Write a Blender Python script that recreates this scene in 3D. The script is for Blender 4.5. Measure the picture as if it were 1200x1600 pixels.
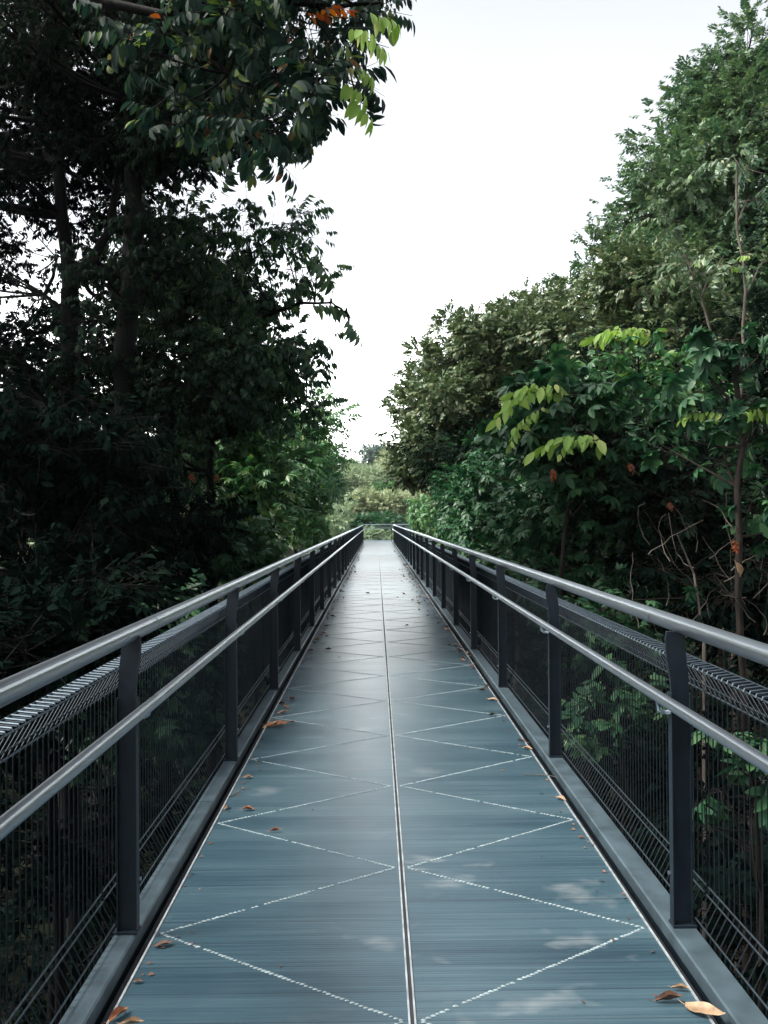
import bpy, math, random
import numpy as np
from mathutils import Vector, Matrix, noise as mnoise

for o in list(bpy.data.objects): bpy.data.objects.remove(o, do_unlink=True)
SC = bpy.context.scene
COL = SC.collection
R = math.radians
rng = np.random.default_rng(7)
random.seed(7)

# ------------------------------------------------------------------ camera
CX, CZ, F = -0.097, 1.5, 1250.0        # eye, focal length in photo pixels
VX, VY = 588.0, 811.0                  # where the path's lines meet
cd = bpy.data.cameras.new('camera'); cam = bpy.data.objects.new('camera', cd); COL.objects.link(cam)
cd.sensor_fit = 'VERTICAL'; cd.sensor_height = 36.0; cd.lens = 36.0 * F / 1600.0
cd.clip_start = 0.05; cd.clip_end = 3000
cam.location = (CX, 0, CZ)
cam.rotation_euler = (Matrix.Rotation(R(-0.55), 4, 'Z') @ Matrix.Rotation(R(90.5), 4, 'X') @ Matrix.Rotation(R(-0.4), 4, 'Z')).to_euler()
SC.camera = cam

def W(px, py, D):
    """point seen at photo pixel (px,py) at distance D down the path"""
    return np.array([CX + (px - VX) / F * D, D, CZ - (py - VY) / F * D])

# ------------------------------------------------------------------ sky, sun, exposure
SUN_EL, SUN_AZ = R(52), R(-98)         # high, from the left
w = bpy.data.worlds.new('World'); SC.world = w; w.use_nodes = True
nt = w.node_tree; nt.nodes.clear()
def nn(t, ty, **k):
    n = t.nodes.new(ty)
    for a, b in k.items(): setattr(n, a, b)
    return n
sky = nn(nt, 'ShaderNodeTexSky', sky_type='NISHITA', sun_disc=False, sun_elevation=SUN_EL, sun_rotation=SUN_AZ, air_density=1.0, dust_density=4.0)
bg1 = nn(nt, 'ShaderNodeBackground'); bg1.inputs[1].default_value = 0.05
nt.links.new(sky.outputs[0], bg1.inputs[0])
tc = nn(nt, 'ShaderNodeTexCoord'); sx = nn(nt, 'ShaderNodeSeparateXYZ')
nt.links.new(tc.outputs['Generated'], sx.inputs[0])
cr = nn(nt, 'ShaderNodeValToRGB')     # overcast deck: bright towards the horizon, greyer overhead
cr.color_ramp.elements[0].position = 0.0; cr.color_ramp.elements[0].color = (1.0, 1.0, .985, 1)
cr.color_ramp.elements[1].position = 0.60; cr.color_ramp.elements[1].color = (.102, .100, .094, 1)
e = cr.color_ramp.elements.new(0.14); e.color = (.80, .81, .80, 1)
e = cr.color_ramp.elements.new(0.32); e.color = (.170, .174, .174, 1)
nt.links.new(sx.outputs[2], cr.inputs[0])
bg2 = nn(nt, 'ShaderNodeBackground'); bg2.inputs[1].default_value = 3.8
def wm(op, *a):
    n = nn(nt, 'ShaderNodeMath', operation=op)
    for i, v in enumerate(a):
        if isinstance(v, (int, float)): n.inputs[i].default_value = v
        else: nt.links.new(v, n.inputs[i])
    return n.outputs[0]
def wdot(v):
    n = nn(nt, 'ShaderNodeVectorMath', operation='DOT_PRODUCT'); nt.links.new(tc.outputs['Generated'], n.inputs[0]); n.inputs[1].default_value = v
    return n.outputs['Value']
sv = (math.sin(SUN_AZ)*math.cos(SUN_EL), math.cos(SUN_AZ)*math.cos(SUN_EL), math.sin(SUN_EL))
front = wm('ADD', wm('MULTIPLY', wdot((-.25, .95, .15)), .48), .56)          # sky brighter ahead, dimmed behind the eye to darken surfaces facing it
glow = wm('MULTIPLY', wm('POWER', wm('MAXIMUM', wdot(sv), 0.0), 5.0), .50)   # the veiled sun
cn = nn(nt, 'ShaderNodeTexNoise'); cn.inputs['Scale'].default_value = 2.2; cn.inputs['Detail'].default_value = 3; nt.links.new(tc.outputs['Generated'], cn.inputs['Vector'])
cf = wm('ADD', wm('MULTIPLY', cn.outputs[0], .22), .89)
vm = nn(nt, 'ShaderNodeVectorMath', operation='SCALE'); nt.links.new(cr.outputs[0], vm.inputs[0]); nt.links.new(wm('MULTIPLY', front, cf), vm.inputs['Scale'])
gl = nn(nt, 'ShaderNodeCombineXYZ')
for i_, k_ in enumerate((1.0, .98, .94)): nt.links.new(wm('MULTIPLY', glow, k_), gl.inputs[i_])
va = nn(nt, 'ShaderNodeVectorMath', operation='ADD'); nt.links.new(vm.outputs[0], va.inputs[0]); nt.links.new(gl.outputs[0], va.inputs[1])
nt.links.new(va.outputs[0], bg2.inputs[0])
ad = nn(nt, 'ShaderNodeAddShader'); wo = nn(nt, 'ShaderNodeOutputWorld')
nt.links.new(bg1.outputs[0], ad.inputs[0]); nt.links.new(bg2.outputs[0], ad.inputs[1]); nt.links.new(ad.outputs[0], wo.inputs[0])
sd = bpy.data.lights.new('sun', 'SUN'); sun = bpy.data.objects.new('sun', sd); COL.objects.link(sun)
sd.energy = 3.3; sd.angle = R(14); sd.color = (1.0, .96, .88)
dirv = Vector((math.sin(SUN_AZ) * math.cos(SUN_EL), math.cos(SUN_AZ) * math.cos(SUN_EL), math.sin(SUN_EL)))
sun.rotation_euler = dirv.to_track_quat('Z', 'Y').to_euler()
SC.view_settings.view_transform = 'Standard'; SC.view_settings.look = 'None'
SC.view_settings.exposure = 0.88; SC.view_settings.gamma = 1.0
SC.cycles.max_bounces = 6; SC.cycles.diffuse_bounces = 3; SC.cycles.glossy_bounces = 2
SC.cycles.transmission_bounces = 2; SC.cycles.volume_bounces = 0; SC.cycles.transparent_max_bounces = 4

# ------------------------------------------------------------------ helpers
def tag(o, label=None, cat=None, group=None, kind=None):
    if label: o['label'] = label
    if cat: o['category'] = cat
    if group: o['group'] = group
    if kind: o['kind'] = kind
    return o

def empty(name, loc, label, cat, group=None):
    o = bpy.data.objects.new(name, None); COL.objects.link(o)
    o.location = loc; o.empty_display_size = .3
    return tag(o, label, cat, group)

def link(name, me, mat=None, parent=None):
    o = bpy.data.objects.new(name, me); COL.objects.link(o)
    if mat is not None and len(me.materials) == 0: me.materials.append(mat)
    if parent is not None:
        o.parent = parent
    return o

class MB:
    """collects polygons of one mesh"""
    def __init__(s): s.v = []; s.f = []
    def box(s, x0, x1, y0, y1, z0, z1):
        n = len(s.v)
        s.v += [(x0,y0,z0),(x1,y0,z0),(x1,y1,z0),(x0,y1,z0),(x0,y0,z1),(x1,y0,z1),(x1,y1,z1),(x0,y1,z1)]
        s.f += [tuple(n+i for i in q) for q in ((0,3,2,1),(4,5,6,7),(0,1,5,4),(1,2,6,5),(2,3,7,6),(3,0,4,7))]
    def tube(s, pts, rad, n=8, cap=True):
        pts = [Vector(p) for p in pts]
        if not hasattr(rad, '__len__'): rad = [rad] * len(pts)
        base = len(s.v); up = None
        for i, p in enumerate(pts):
            t = (pts[min(i+1, len(pts)-1)] - pts[max(i-1, 0)]).normalized()
            if up is None:
                up = Vector((0,0,1)) if abs(t.z) < .9 else Vector((1,0,0))
            a = t.cross(up).normalized(); b = a.cross(t).normalized(); up = b
            for k in range(n):
                an = 2*math.pi*k/n
                q = p + (a*math.cos(an) + b*math.sin(an)) * rad[i]
                s.v.append((q.x, q.y, q.z))
        for i in range(len(pts)-1):
            for k in range(n):
                s.f.append((base+i*n+k, base+i*n+(k+1)%n, base+(i+1)*n+(k+1)%n, base+(i+1)*n+k))
        if cap:
            s.f.append(tuple(base+k for k in range(n))); s.f.append(tuple(base+(len(pts)-1)*n+k for k in reversed(range(n))))
    def prism(s, prof, y0, y1):
        """profile in (x,z) pushed along y"""
        n = len(s.v); m = len(prof)
        s.v += [(x, y0, z) for x, z in prof] + [(x, y1, z) for x, z in prof]
        s.f.append(tuple(range(n, n+m))); s.f.append(tuple(reversed(range(n+m, n+2*m))))
        for i in range(m):
            j = (i+1) % m
            s.f.append((n+j, n+i, n+m+i, n+m+j))
    def mesh(s, name, smooth=False):
        me = bpy.data.meshes.new(name); me.from_pydata(s.v, [], s.f)
        if smooth: me.polygons.foreach_set('use_smooth', [True]*len(me.polygons))
        me.update(); return me

def tri_mesh(name, V, T, mat=None, smooth=False):
    me = bpy.data.meshes.new(name)
    me.vertices.add(len(V)); me.vertices.foreach_set('co', np.ascontiguousarray(V, dtype=np.float32).ravel())
    me.loops.add(T.size); me.loops.foreach_set('vertex_index', np.ascontiguousarray(T, dtype=np.int32).ravel())
    me.polygons.add(len(T)); me.polygons.foreach_set('loop_start', np.arange(0, T.size, 3, dtype=np.int32))
    me.polygons.foreach_set('loop_total', np.full(len(T), 3, dtype=np.int32))
    if smooth: me.polygons.foreach_set('use_smooth', np.ones(len(T), dtype=bool))
    me.update(calc_edges=True)
    if mat: me.materials.append(mat)
    return me

# ------------------------------------------------------------------ materials
def newmat(name):
    m = bpy.data.materials.new(name); m.use_nodes = True
    t = m.node_tree; b = t.nodes['Principled BSDF']
    return m, t, b

def ramp(t, stops):
    c = nn(t, 'ShaderNodeValToRGB')
    el = c.color_ramp.elements
    while len(el) < len(stops): el.new(.5)
    for e_, (p, c_) in zip(el, stops): e_.position = p; e_.color = (*c_, 1)
    return c

def leafmat(name, stops, rough=.45, spec=.4, trans=.22, hue=None, scale=.8):
    m, t, b = newmat(name)
    geo = nn(t, 'ShaderNodeNewGeometry')
    c = ramp(t, stops); t.links.new(geo.outputs['Random Per Island'], c.inputs[0])
    tcn = nn(t, 'ShaderNodeTexCoord'); no = nn(t, 'ShaderNodeTexNoise'); no.inputs['Scale'].default_value = scale
    t.links.new(tcn.outputs['Object'], no.inputs['Vector'])
    mr = nn(t, 'ShaderNodeMapRange'); mr.inputs[1].default_value = .35; mr.inputs[2].default_value = .65
    mr.inputs[3].default_value = 0.0; mr.inputs[4].default_value = .55
    t.links.new(no.outputs[0], mr.inputs[0])
    mx = nn(t, 'ShaderNodeMix', data_type='RGBA'); mx.blend_type = 'MIX'
    hue = hue or tuple(1.35*x for x in stops[0][1])
    t.links.new(mr.outputs[0], mx.inputs[0]); t.links.new(c.outputs[0], mx.inputs[6]); mx.inputs[7].default_value = (*hue, 1)
    t.links.new(mx.outputs[2], b.inputs['Base Color'])
    b.inputs['Roughness'].default_value = rough; b.inputs['Specular IOR Level'].default_value = spec
    tr = nn(t, 'ShaderNodeBsdfTranslucent'); ms = nn(t, 'ShaderNodeMixShader'); ms.inputs[0].default_value = trans
    hs = nn(t, 'ShaderNodeHueSaturation'); hs.inputs['Saturation'].default_value = 1.15; hs.inputs['Value'].default_value = 1.5
    t.links.new(mx.outputs[2], hs.inputs['Color']); t.links.new(hs.outputs[0], tr.inputs[0])
    t.links.new(b.outputs[0], ms.inputs[1]); t.links.new(tr.outputs[0], ms.inputs[2])
    t.links.new(ms.outputs[0], t.nodes['Material Output'].inputs[0])
    return m

M = {}
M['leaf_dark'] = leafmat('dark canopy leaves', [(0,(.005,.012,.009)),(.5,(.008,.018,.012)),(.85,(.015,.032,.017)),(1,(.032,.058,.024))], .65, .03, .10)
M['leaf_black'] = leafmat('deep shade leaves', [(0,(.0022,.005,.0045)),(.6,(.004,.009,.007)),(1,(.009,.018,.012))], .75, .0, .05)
M['leaf_big'] = leafmat('broad hanging leaves', [(0,(.009,.024,.018)),(.5,(.014,.034,.024)),(.86,(.03,.062,.03)),(.93,(.14,.20,.05)),(.97,(.10,.15,.04)),(1,(.20,.06,.03))], .55, .12, .22)
M['leaf_green'] = leafmat('fresh green leaves', [(0,(.04,.12,.05)),(.5,(.075,.19,.07)),(.9,(.15,.29,.09)),(1,(.22,.26,.06))], .42, .45, .22)
M['leaf_teal'] = leafmat('cool green leaves', [(0,(.016,.062,.030)),(.6,(.036,.105,.046)),(1,(.080,.18,.060))], .42, .3, .18)
M['leaf_mid'] = leafmat('mid green edge leaves', [(0,(.014,.038,.022)),(.5,(.030,.075,.036)),(.85,(.065,.13,.05)),(1,(.14,.22,.06))], .45, .25, .3)
M['leaf_olive'] = leafmat('olive leaves with bronze tips', [(0,(.030,.072,.034)),(.5,(.062,.115,.050)),(.85,(.125,.165,.07)),(1,(.22,.20,.10))], .42, .45, .15, hue=(.13,.17,.08), scale=1.6)
M['leaf_tall'] = leafmat('grey green leaves', [(0,(.024,.068,.042)),(.6,(.050,.115,.060)),(.9,(.10,.17,.065)),(1,(.18,.24,.08))], .42, .4, .18, hue=(.11,.17,.07), scale=.5)
M['leaf_lime'] = leafmat('young lime leaves', [(0,(.17,.29,.06)),(.5,(.26,.40,.10)),(.85,(.32,.43,.13)),(1,(.38,.38,.15))], .5, .25, .30)
M['leaf_straw'] = leafmat('straw green leaves', [(0,(.28,.35,.21)),(.6,(.36,.43,.26)),(1,(.46,.49,.32))], .5, .3, .2, scale=.4, hue=(.16,.19,.08))  # straw green, paled further in place of distant haze
M['leaf_hill'] = leafmat('hill leaves', [(0,(.20,.31,.20)),(.6,(.28,.38,.23)),(1,(.38,.43,.27))], .5, .3, .2, scale=.2, hue=(.18,.22,.10))  # haze over the slope put into the leaf colour as paleness
M['leaf_blue'] = leafmat('blue green leaves', [(0,(.09,.17,.14)),(1,(.14,.22,.17))], .5, .3, .1, scale=.3)  # crest tree lightened in its colour to look hazed
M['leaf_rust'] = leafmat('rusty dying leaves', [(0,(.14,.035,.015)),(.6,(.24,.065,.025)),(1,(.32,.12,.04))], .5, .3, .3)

def barkmat(name, c1, c2):
    m, t, b = newmat(name)
    tcn = nn(t, 'ShaderNodeTexCoord'); mp = nn(t, 'ShaderNodeMapping'); mp.inputs['Scale'].default_value = (9, 9, 2.2)
    no = nn(t, 'ShaderNodeTexNoise'); no.inputs['Scale'].default_value = 2.5; no.inputs['Detail'].default_value = 7
    t.links.new(tcn.outputs['Object'], mp.inputs[0]); t.links.new(mp.outputs[0], no.inputs['Vector'])
    c = ramp(t, [(.3, c1), (.7, c2)]); t.links.new(no.outputs[0], c.inputs[0]); t.links.new(c.outputs[0], b.inputs['Base Color'])
    bp = nn(t, 'ShaderNodeBump'); bp.inputs['Strength'].default_value = .6; bp.inputs['Distance'].default_value = .02
    t.links.new(no.outputs[0], bp.inputs['Height']); t.links.new(bp.outputs[0], b.inputs['Normal'])
    b.inputs['Roughness'].default_value = .85; b.inputs['Specular IOR Level'].default_value = .15
    return m
M['bark_dark'] = barkmat('dark bark', (.003,.003,.003), (.008,.008,.008))
M['bark_brown'] = barkmat('brown bark', (.010,.009,.008), (.038,.031,.026))
M['bark_pale'] = barkmat('pale bark', (.07,.06,.05), (.20,.17,.145))

def metal(name, col, rough, met=1.0, bump=0.0, var=.12, nscale=14, rv=.2):
    m, t, b = newmat(name)
    tcn = nn(t, 'ShaderNodeTexCoord'); no = nn(t, 'ShaderNodeTexNoise'); no.inputs['Scale'].default_value = nscale; no.inputs['Detail'].default_value = 6
    t.links.new(tcn.outputs['Object'], no.inputs['Vector'])
    lo = tuple(c*(1-var) for c in col); hi = tuple(min(1, c*(1+var)) for c in col)
    c = ramp(t, [(.35, lo), (.65, hi)]); t.links.new(no.outputs[0], c.inputs[0]); t.links.new(c.outputs[0], b.inputs['Base Color'])
    mr = nn(t, 'ShaderNodeMapRange'); mr.inputs[3].default_value = rough*(1-rv); mr.inputs[4].default_value = rough*(1+rv)
    t.links.new(no.outputs[0], mr.inputs[0]); t.links.new(mr.outputs[0], b.inputs['Roughness'])
    b.inputs['Metallic'].default_value = met
    if bump:
        bp = nn(t, 'ShaderNodeBump'); bp.inputs['Strength'].default_value = bump; bp.inputs['Distance'].default_value = .002
        t.links.new(no.outputs[0], bp.inputs['Height']); t.links.new(bp.outputs[0], b.inputs['Normal'])
    return m
M['steel'] = metal('brushed steel tube', (.52,.58,.65), .31, 1.0, .0, .04, 3, .04)
M['paint'] = metal('dark blue grey paint', (.006,.013,.021), .48, .0, .1, .2, 20)
M['wire'] = metal('dark coated wire', (.018,.026,.034), .38, .8, 0, .2, 60)
M['wire_lit'] = metal('lit cross wire', (.12,.155,.185), .36, .9, 0, .15, 60)  # lit copy of the dark wire: the light it catches is in the colour
M['kerb'] = metal('galvanised blue grey plate', (.062,.092,.112), .46, .25, .25, .22, 9)
M['trim'] = metal('bare aluminium trim', (.52,.56,.58), .4, .6, .1, .2, 25)
M['joint'] = metal('dull aluminium joint', (.42,.46,.48), .5, .5, .1, .3, 12)
M['gap'] = metal('dark drainage channel', (.018,.022,.028), .8, 0, 0, .3, 10)
M['stud'] = metal('pale grit', (.23,.29,.31), .7, 0, 0, .25, 40)

def deckmat():
    m, t, b = newmat('ribbed deck boards')
    L = t.links.new
    tcn = nn(t, 'ShaderNodeTexCoord')
    s0 = nn(t, 'ShaderNodeSeparateXYZ'); L(tcn.outputs['Object'], s0.inputs[0])
    h0 = nn(t, 'ShaderNodeMath', operation='GREATER_THAN'); L(s0.outputs[0], h0.inputs[0]); h0.inputs[1].default_value = 0
    h1 = nn(t, 'ShaderNodeMath', operation='MULTIPLY'); L(h0.outputs[0], h1.inputs[0]); h1.inputs[1].default_value = 37.3
    c0 = nn(t, 'ShaderNodeCombineXYZ'); L(h1.outputs[0], c0.inputs[2]); L(s0.outputs[0], c0.inputs[0]); L(s0.outputs[1], c0.inputs[1])
    def noi(scl, vec_scale, detail=4, rough=.5):
        mp = nn(t, 'ShaderNodeMapping'); mp.inputs['Scale'].default_value = vec_scale
        L(c0.outputs[0], mp.inputs[0]); n_ = nn(t, 'ShaderNodeTexNoise'); n_.inputs['Scale'].default_value = scl
        n_.inputs['Detail'].default_value = detail; n_.inputs['Roughness'].default_value = rough
        L(mp.outputs[0], n_.inputs['Vector']); return n_
    fine = noi(1, (1.2, 75, 1), 3, .6)       # thin streaks running across the path
    broad = noi(1, (.7, 9, 1), 3)
    cloud = noi(1.6, (1, .8, 1), 5)
    # boards 0.15 m wide: a tone of their own on each half of the deck
    sep = nn(t, 'ShaderNodeSeparateXYZ'); L(tcn.outputs['Object'], sep.inputs[0])
    def math_(op, a, b_=None):
        n_ = nn(t, 'ShaderNodeMath', operation=op)
        for i, v in enumerate((a, b_)):
            if v is None: continue
            if isinstance(v, (int, float)): n_.inputs[i].default_value = v
            else: L(v, n_.inputs[i])
        return n_.outputs[0]
    half = math_('GREATER_THAN', sep.outputs[0], 0.0)
    bid = math_('FLOOR', math_('DIVIDE', sep.outputs[1], .15))
    comb = nn(t, 'ShaderNodeCombineXYZ'); L(bid, comb.inputs[0]); L(half, comb.inputs[1])
    wn = nn(t, 'ShaderNodeTexWhiteNoise', noise_dimensions='2D'); L(comb.outputs[0], wn.inputs['Vector'])
    v = math_('ADD', math_('MULTIPLY', fine.outputs[0], .9), math_('MULTIPLY', broad.outputs[0], .55))
    v = math_('ADD', v, math_('MULTIPLY', cloud.outputs[0], .5))
    v = math_('ADD', v, math_('MULTIPLY', wn.outputs[0], .16))
    v = math_('SUBTRACT', v, .55)
    c = ramp(t, [(.15, (.015,.036,.053)), (.5, (.034,.070,.092)), (.85, (.070,.113,.136))]); L(v, c.inputs[0])
    # pale dried stains
    st = noi(1, (3.2, 5.5, 1), 3, .55)
    st2 = noi(.9, (1, .7, 1), 2)
    sm = nn(t, 'ShaderNodeMapRange'); sm.inputs[1].default_value = .60; sm.inputs[2].default_value = .74; L(st.outputs[0], sm.inputs[0])
    sm2 = nn(t, 'ShaderNodeMapRange'); sm2.inputs[1].default_value = .45; sm2.inputs[2].default_value = .6; L(st2.outputs[0], sm2.inputs[0])
    sf = math_('MULTIPLY', math_('MULTIPLY', sm.outputs[0], sm2.outputs[0]), math_('MULTIPLY', fine.outputs[0], .55))
    mx = nn(t, 'ShaderNodeMix', data_type='RGBA'); L(sf, mx.inputs[0]); L(c.outputs[0], mx.inputs[6]); mx.inputs[7].default_value = (.36,.38,.38,1)
    # narrow dark joint between boards
    fr = math_('FRACT', math_('DIVIDE', sep.outputs[1], .15))
    jn = math_('LESS_THAN', fr, .03)
    mx2 = nn(t, 'ShaderNodeMix', data_type='RGBA'); L(math_('MULTIPLY', jn, .7), mx2.inputs[0]); L(mx.outputs[2], mx2.inputs[6]); mx2.inputs[7].default_value = (.015,.025,.035,1)
    L(mx2.outputs[2], b.inputs['Base Color'])
    rg = nn(t, 'ShaderNodeMapRange'); rg.inputs[3].default_value = .25; rg.inputs[4].default_value = .38; L(broad.outputs[0], rg.inputs[0])
    L(rg.outputs[0], b.inputs['Roughness']); b.inputs['Specular IOR Level'].default_value = .5
    rib = math_('SINE', math_('MULTIPLY', sep.outputs[1], 2*math.pi/.0125))
    hgt = math_('ADD', math_('MULTIPLY', rib, .25), math_('MULTIPLY', fine.outputs[0], .9))
    bp = nn(t, 'ShaderNodeBump'); bp.inputs['Strength'].default_value = .16; bp.inputs['Distance'].default_value = .002
    L(hgt, bp.inputs['Height']); L(bp.outputs[0], b.inputs['Normal'])
    return m
M['deck'] = deckmat()

def soilmat():
    m, t, b = newmat('leaf littered soil')
    tcn = nn(t, 'ShaderNodeTexCoord'); no = nn(t, 'ShaderNodeTexNoise'); no.inputs['Scale'].default_value = .6; no.inputs['Detail'].default_value = 10
    t.links.new(tcn.outputs['Object'], no.inputs['Vector'])
    c = ramp(t, [(.3, (.005,.007,.005)), (.55, (.009,.011,.007)), (.75, (.015,.013,.009))]); t.links.new(no.outputs[0], c.inputs[0])
    t.links.new(c.outputs[0], b.inputs['Base Color']); b.inputs['Roughness'].default_value = .95; b.inputs['Specular IOR Level'].default_value = 0
    bp = nn(t, 'ShaderNodeBump'); bp.inputs['Strength'].default_value = .8; bp.inputs['Distance'].default_value = .15
    t.links.new(no.outputs[0], bp.inputs['Height']); t.links.new(bp.outputs[0], b.inputs['Normal'])
    return m
M['soil'] = soilmat()

def drymat(name, c1, c2):
    m, t, b = newmat(name)
    tcn = nn(t, 'ShaderNodeTexCoord'); no = nn(t, 'ShaderNodeTexNoise'); no.inputs['Scale'].default_value = 28; no.inputs['Detail'].default_value = 5
    t.links.new(tcn.outputs['Object'], no.inputs['Vector'])
    c = ramp(t, [(.35, c1), (.65, c2)]); t.links.new(no.outputs[0], c.inputs[0]); t.links.new(c.outputs[0], b.inputs['Base Color'])
    b.inputs['Roughness'].default_value = .6
    return m
M['dry_orange'] = drymat('orange dry leaf', (.17,.065,.028), (.36,.15,.06))
M['dry_tan'] = drymat('tan dry leaf', (.20,.125,.07), (.42,.29,.18))
M['dry_brown'] = drymat('brown dry leaf', (.06,.03,.02), (.17,.08,.045))

# ------------------------------------------------------------------ ground and hill (one sheet)
def ground_z(x, y):
    s = np.clip((y - 75) / 150.0, 0, 1); s = s*s*(3-2*s)
    s2 = np.clip((np.abs(x) - 6) / 60.0, 0, 1)
    z = -6 + 17.0*s + 3.0*s2*s2
    z = z + .35*np.sin(x*.31+1)*np.cos(y*.27) + 1.2*np.sin(x*.045)*np.cos(y*.05+1)*np.clip((y-40)/60, .1, 1)
    return z
def make_ground():
    a = np.concatenate([-np.geomspace(440, 14, 26), np.linspace(-13, 13, 27), np.geomspace(14, 440, 26)])
    yy = np.concatenate([np.linspace(-60, 80, 71), np.geomspace(82, 480, 50)])
    X, Y = np.meshgrid(a, yy); Z = ground_z(X, Y)
    V = np.stack([X.ravel(), Y.ravel(), Z.ravel()], 1); nx = len(a); ny = len(yy)
    i = (np.arange(ny-1)[:, None]*nx + np.arange(nx-1)[None, :]).ravel()
    T = np.concatenate([np.stack([i, i+1, i+nx+1], 1), np.stack([i, i+nx+1, i+nx], 1)])
    o = link('ground', tri_mesh('ground', V, T, M['soil'], True)); tag(o, kind='structure')
make_ground()

# ------------------------------------------------------------------ walkway
HWS = {-1: .905, 1: .885}; HW = .885                 # half width of the boards
DEND = 57.0               # far end of the straight
Y0 = -4.0
HW0 = .885
def walkway():
    HW = .885
    d = MB()
    d.box(-HWS[-1], HWS[1], Y0, DEND-2.1, -.05, 0)
    d.box(-HW, 9.0, DEND-2.1, DEND, -.05, 0)                      # the landing turns right
    path = link('path', d.mesh('path'), M['deck']); tag(path, kind='structure')
    s = MB()
    for sx_ in (-1, 1):
        s.box(sx_*.0088-.0028, sx_*.0088+.0028, Y0, DEND-2.1, .0005, .0052)
    link('joint_strip', s.mesh('joint_strip'), M['joint'], path)
    g = MB(); g.box(-.0055, .0055, Y0, DEND-2.1, .0004, .002)
    link('joint_gap', g.mesh('joint_gap'), M['gap'], path)
    e_ = MB()
    for sx_ in (-1, 1):
        HW = HWS[sx_]; a, b_ = sorted((sx_*HW, sx_*(HW+.007))); e_.box(a, b_, Y0, DEND-2.1, -.05, .004)
    link('edge_trim', e_.mesh('edge_trim'), M['trim'], path)
    # zigzag rows of pale grit studs
    P = 1.052; HW = .885; yc = 2.40; V = []; T = []; k = 0
    hexa = [(math.cos(a)*1.0, math.sin(a)*.60) for a in [i*math.pi/4 for i in range(8)]]
    n0 = int((Y0-yc)/P)
    for i in range(n0, int((DEND-3-yc)/P)):
        c0 = yc + i*P
        for sx_ in (-1, 1):
            HW = HWS[sx_]
            for dy in (-P/2, P/2):
                L_ = math.hypot(HW-.03, P/2); n = int(L_/.0175)
                for j in range(n):
                    u = (j+.6)/n; x = sx_*(.025 + u*(HW-.04)); y = c0 + dy*u
                    if random.random() < .04: continue
                    r = .0070*random.uniform(.75, 1.2); x += random.uniform(-.0015,.0015); y += random.uniform(-.0015,.0015)
                    for q in hexa: V.append((x+q[0]*r*1.35, y+q[1]*r, .0006))
                    for q in hexa: V.append((x+q[0]*r*.7, y+q[1]*r*.7, .0030))
                    for q in range(8):
                        q2 = (q+1) % 8
                        T += [(k+q, k+q2, k+8+q2), (k+q, k+8+q2, k+8+q)]
                    for q in range(1, 7): T.append((k+8, k+8+q, k+8+q+1))
                    k += 16
    link('grit_row', tri_mesh('grit_row', np.array(V), np.array(T), M['stud']), None, path)
    # drainage channel and edge beams below the deck
    b2 = MB()
    for sx_ in (-1, 1):
        HW = HWS[sx_]; a, b_ = sorted((sx_*(HW+.008), sx_*(HW+.062))); b2.box(a, b_, Y0, DEND-2.2, -.10, -.065)
    link('channel', b2.mesh('channel'), M['gap'], path)
    b3 = MB()
    for sx_ in (-1, 1):
        a, b_ = sorted((sx_*.985, sx_*1.04)); b3.box(a, b_, Y0, DEND, -.42, -.036)
    for y in np.arange(Y0+.5, DEND, 2.1): b3.box(-.985, .985, y-.04, y+.04, -.36, -.12)
    link('bridge_beam', b3.mesh('bridge_beam'), M['paint'], path)
    for sx_, nm in ((-1, 'l'), (1, 'r')):
        kb = MB()
        yend = DEND-2.15 if sx_ > 0 else DEND
        x0 = HWS[sx_]+.064; x1 = HW0+.160
        prof = [(x0, -.034), (x0, .012), (x0+.007, .017), (x1, .017), (x1, -.034)]
        prof = [(sx_*x, z) for x, z in prof]
        if sx_ < 0: prof = prof[::-1]
        # lengths of plate butted end to end
        y = Y0
        while y < yend-.1:
            y2 = min(y+2.06*1, yend); kb.prism(prof, y+.0015, y2-.0015); y = y2
        o = link('kerb', kb.mesh('kerb'), M['kerb']); tag(o, kind='structure')
walkway()

# railings. local frame: x towards the outside, y along, panel length PL
PL = 2.06
ZT, ZL = 1.105, .85
def post_mesh():
    m = MB()
    t = .012
    # flat blade, broad across the path, its head sweeping out to the handrail seat
    prof = [(.0, .018), (.062, .018), (.062, .86), (.061, .93), (.056, .985), (.050, 1.03), (.047, 1.066), (.042, 1.083),
            (-.016, 1.083), (-.020, 1.05), (-.016, .99), (-.006, .93), (.0, .86)]
    m.prism(prof, -t/2, t/2)
    # inner flange (the narrow face turned to the walker) and base plate
    m.box(-.005, -.0005, -.018, .018, .018, .86)
    m.box(.0625, .067, -.018, .018, .018, .86)
    m.box(-.008, .078, -.026, .026, .0175, .026)
    return m.mesh('post')
def bracket_mesh():
    m = MB()
    m.tube([(-.004, 0, .79), (-.03, 0, .79), (-.045, 0, .80), (-.05, 0, .83)], .008, 8)
    return m.mesh('rail_bracket', True)
def bolt_mesh():
    m = MB(); m.tube([(-.012, .014, .20), (-.0055, .014, .20)], .008, 6)
    return m.mesh('bolt')
MESH_PROF = [(.080, .004), (.080, .045), (.124, .132), (.130, .150), (.130, .850), (.124, .870), (.081, .945), (.083, .956), (.137, .961)]
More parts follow.
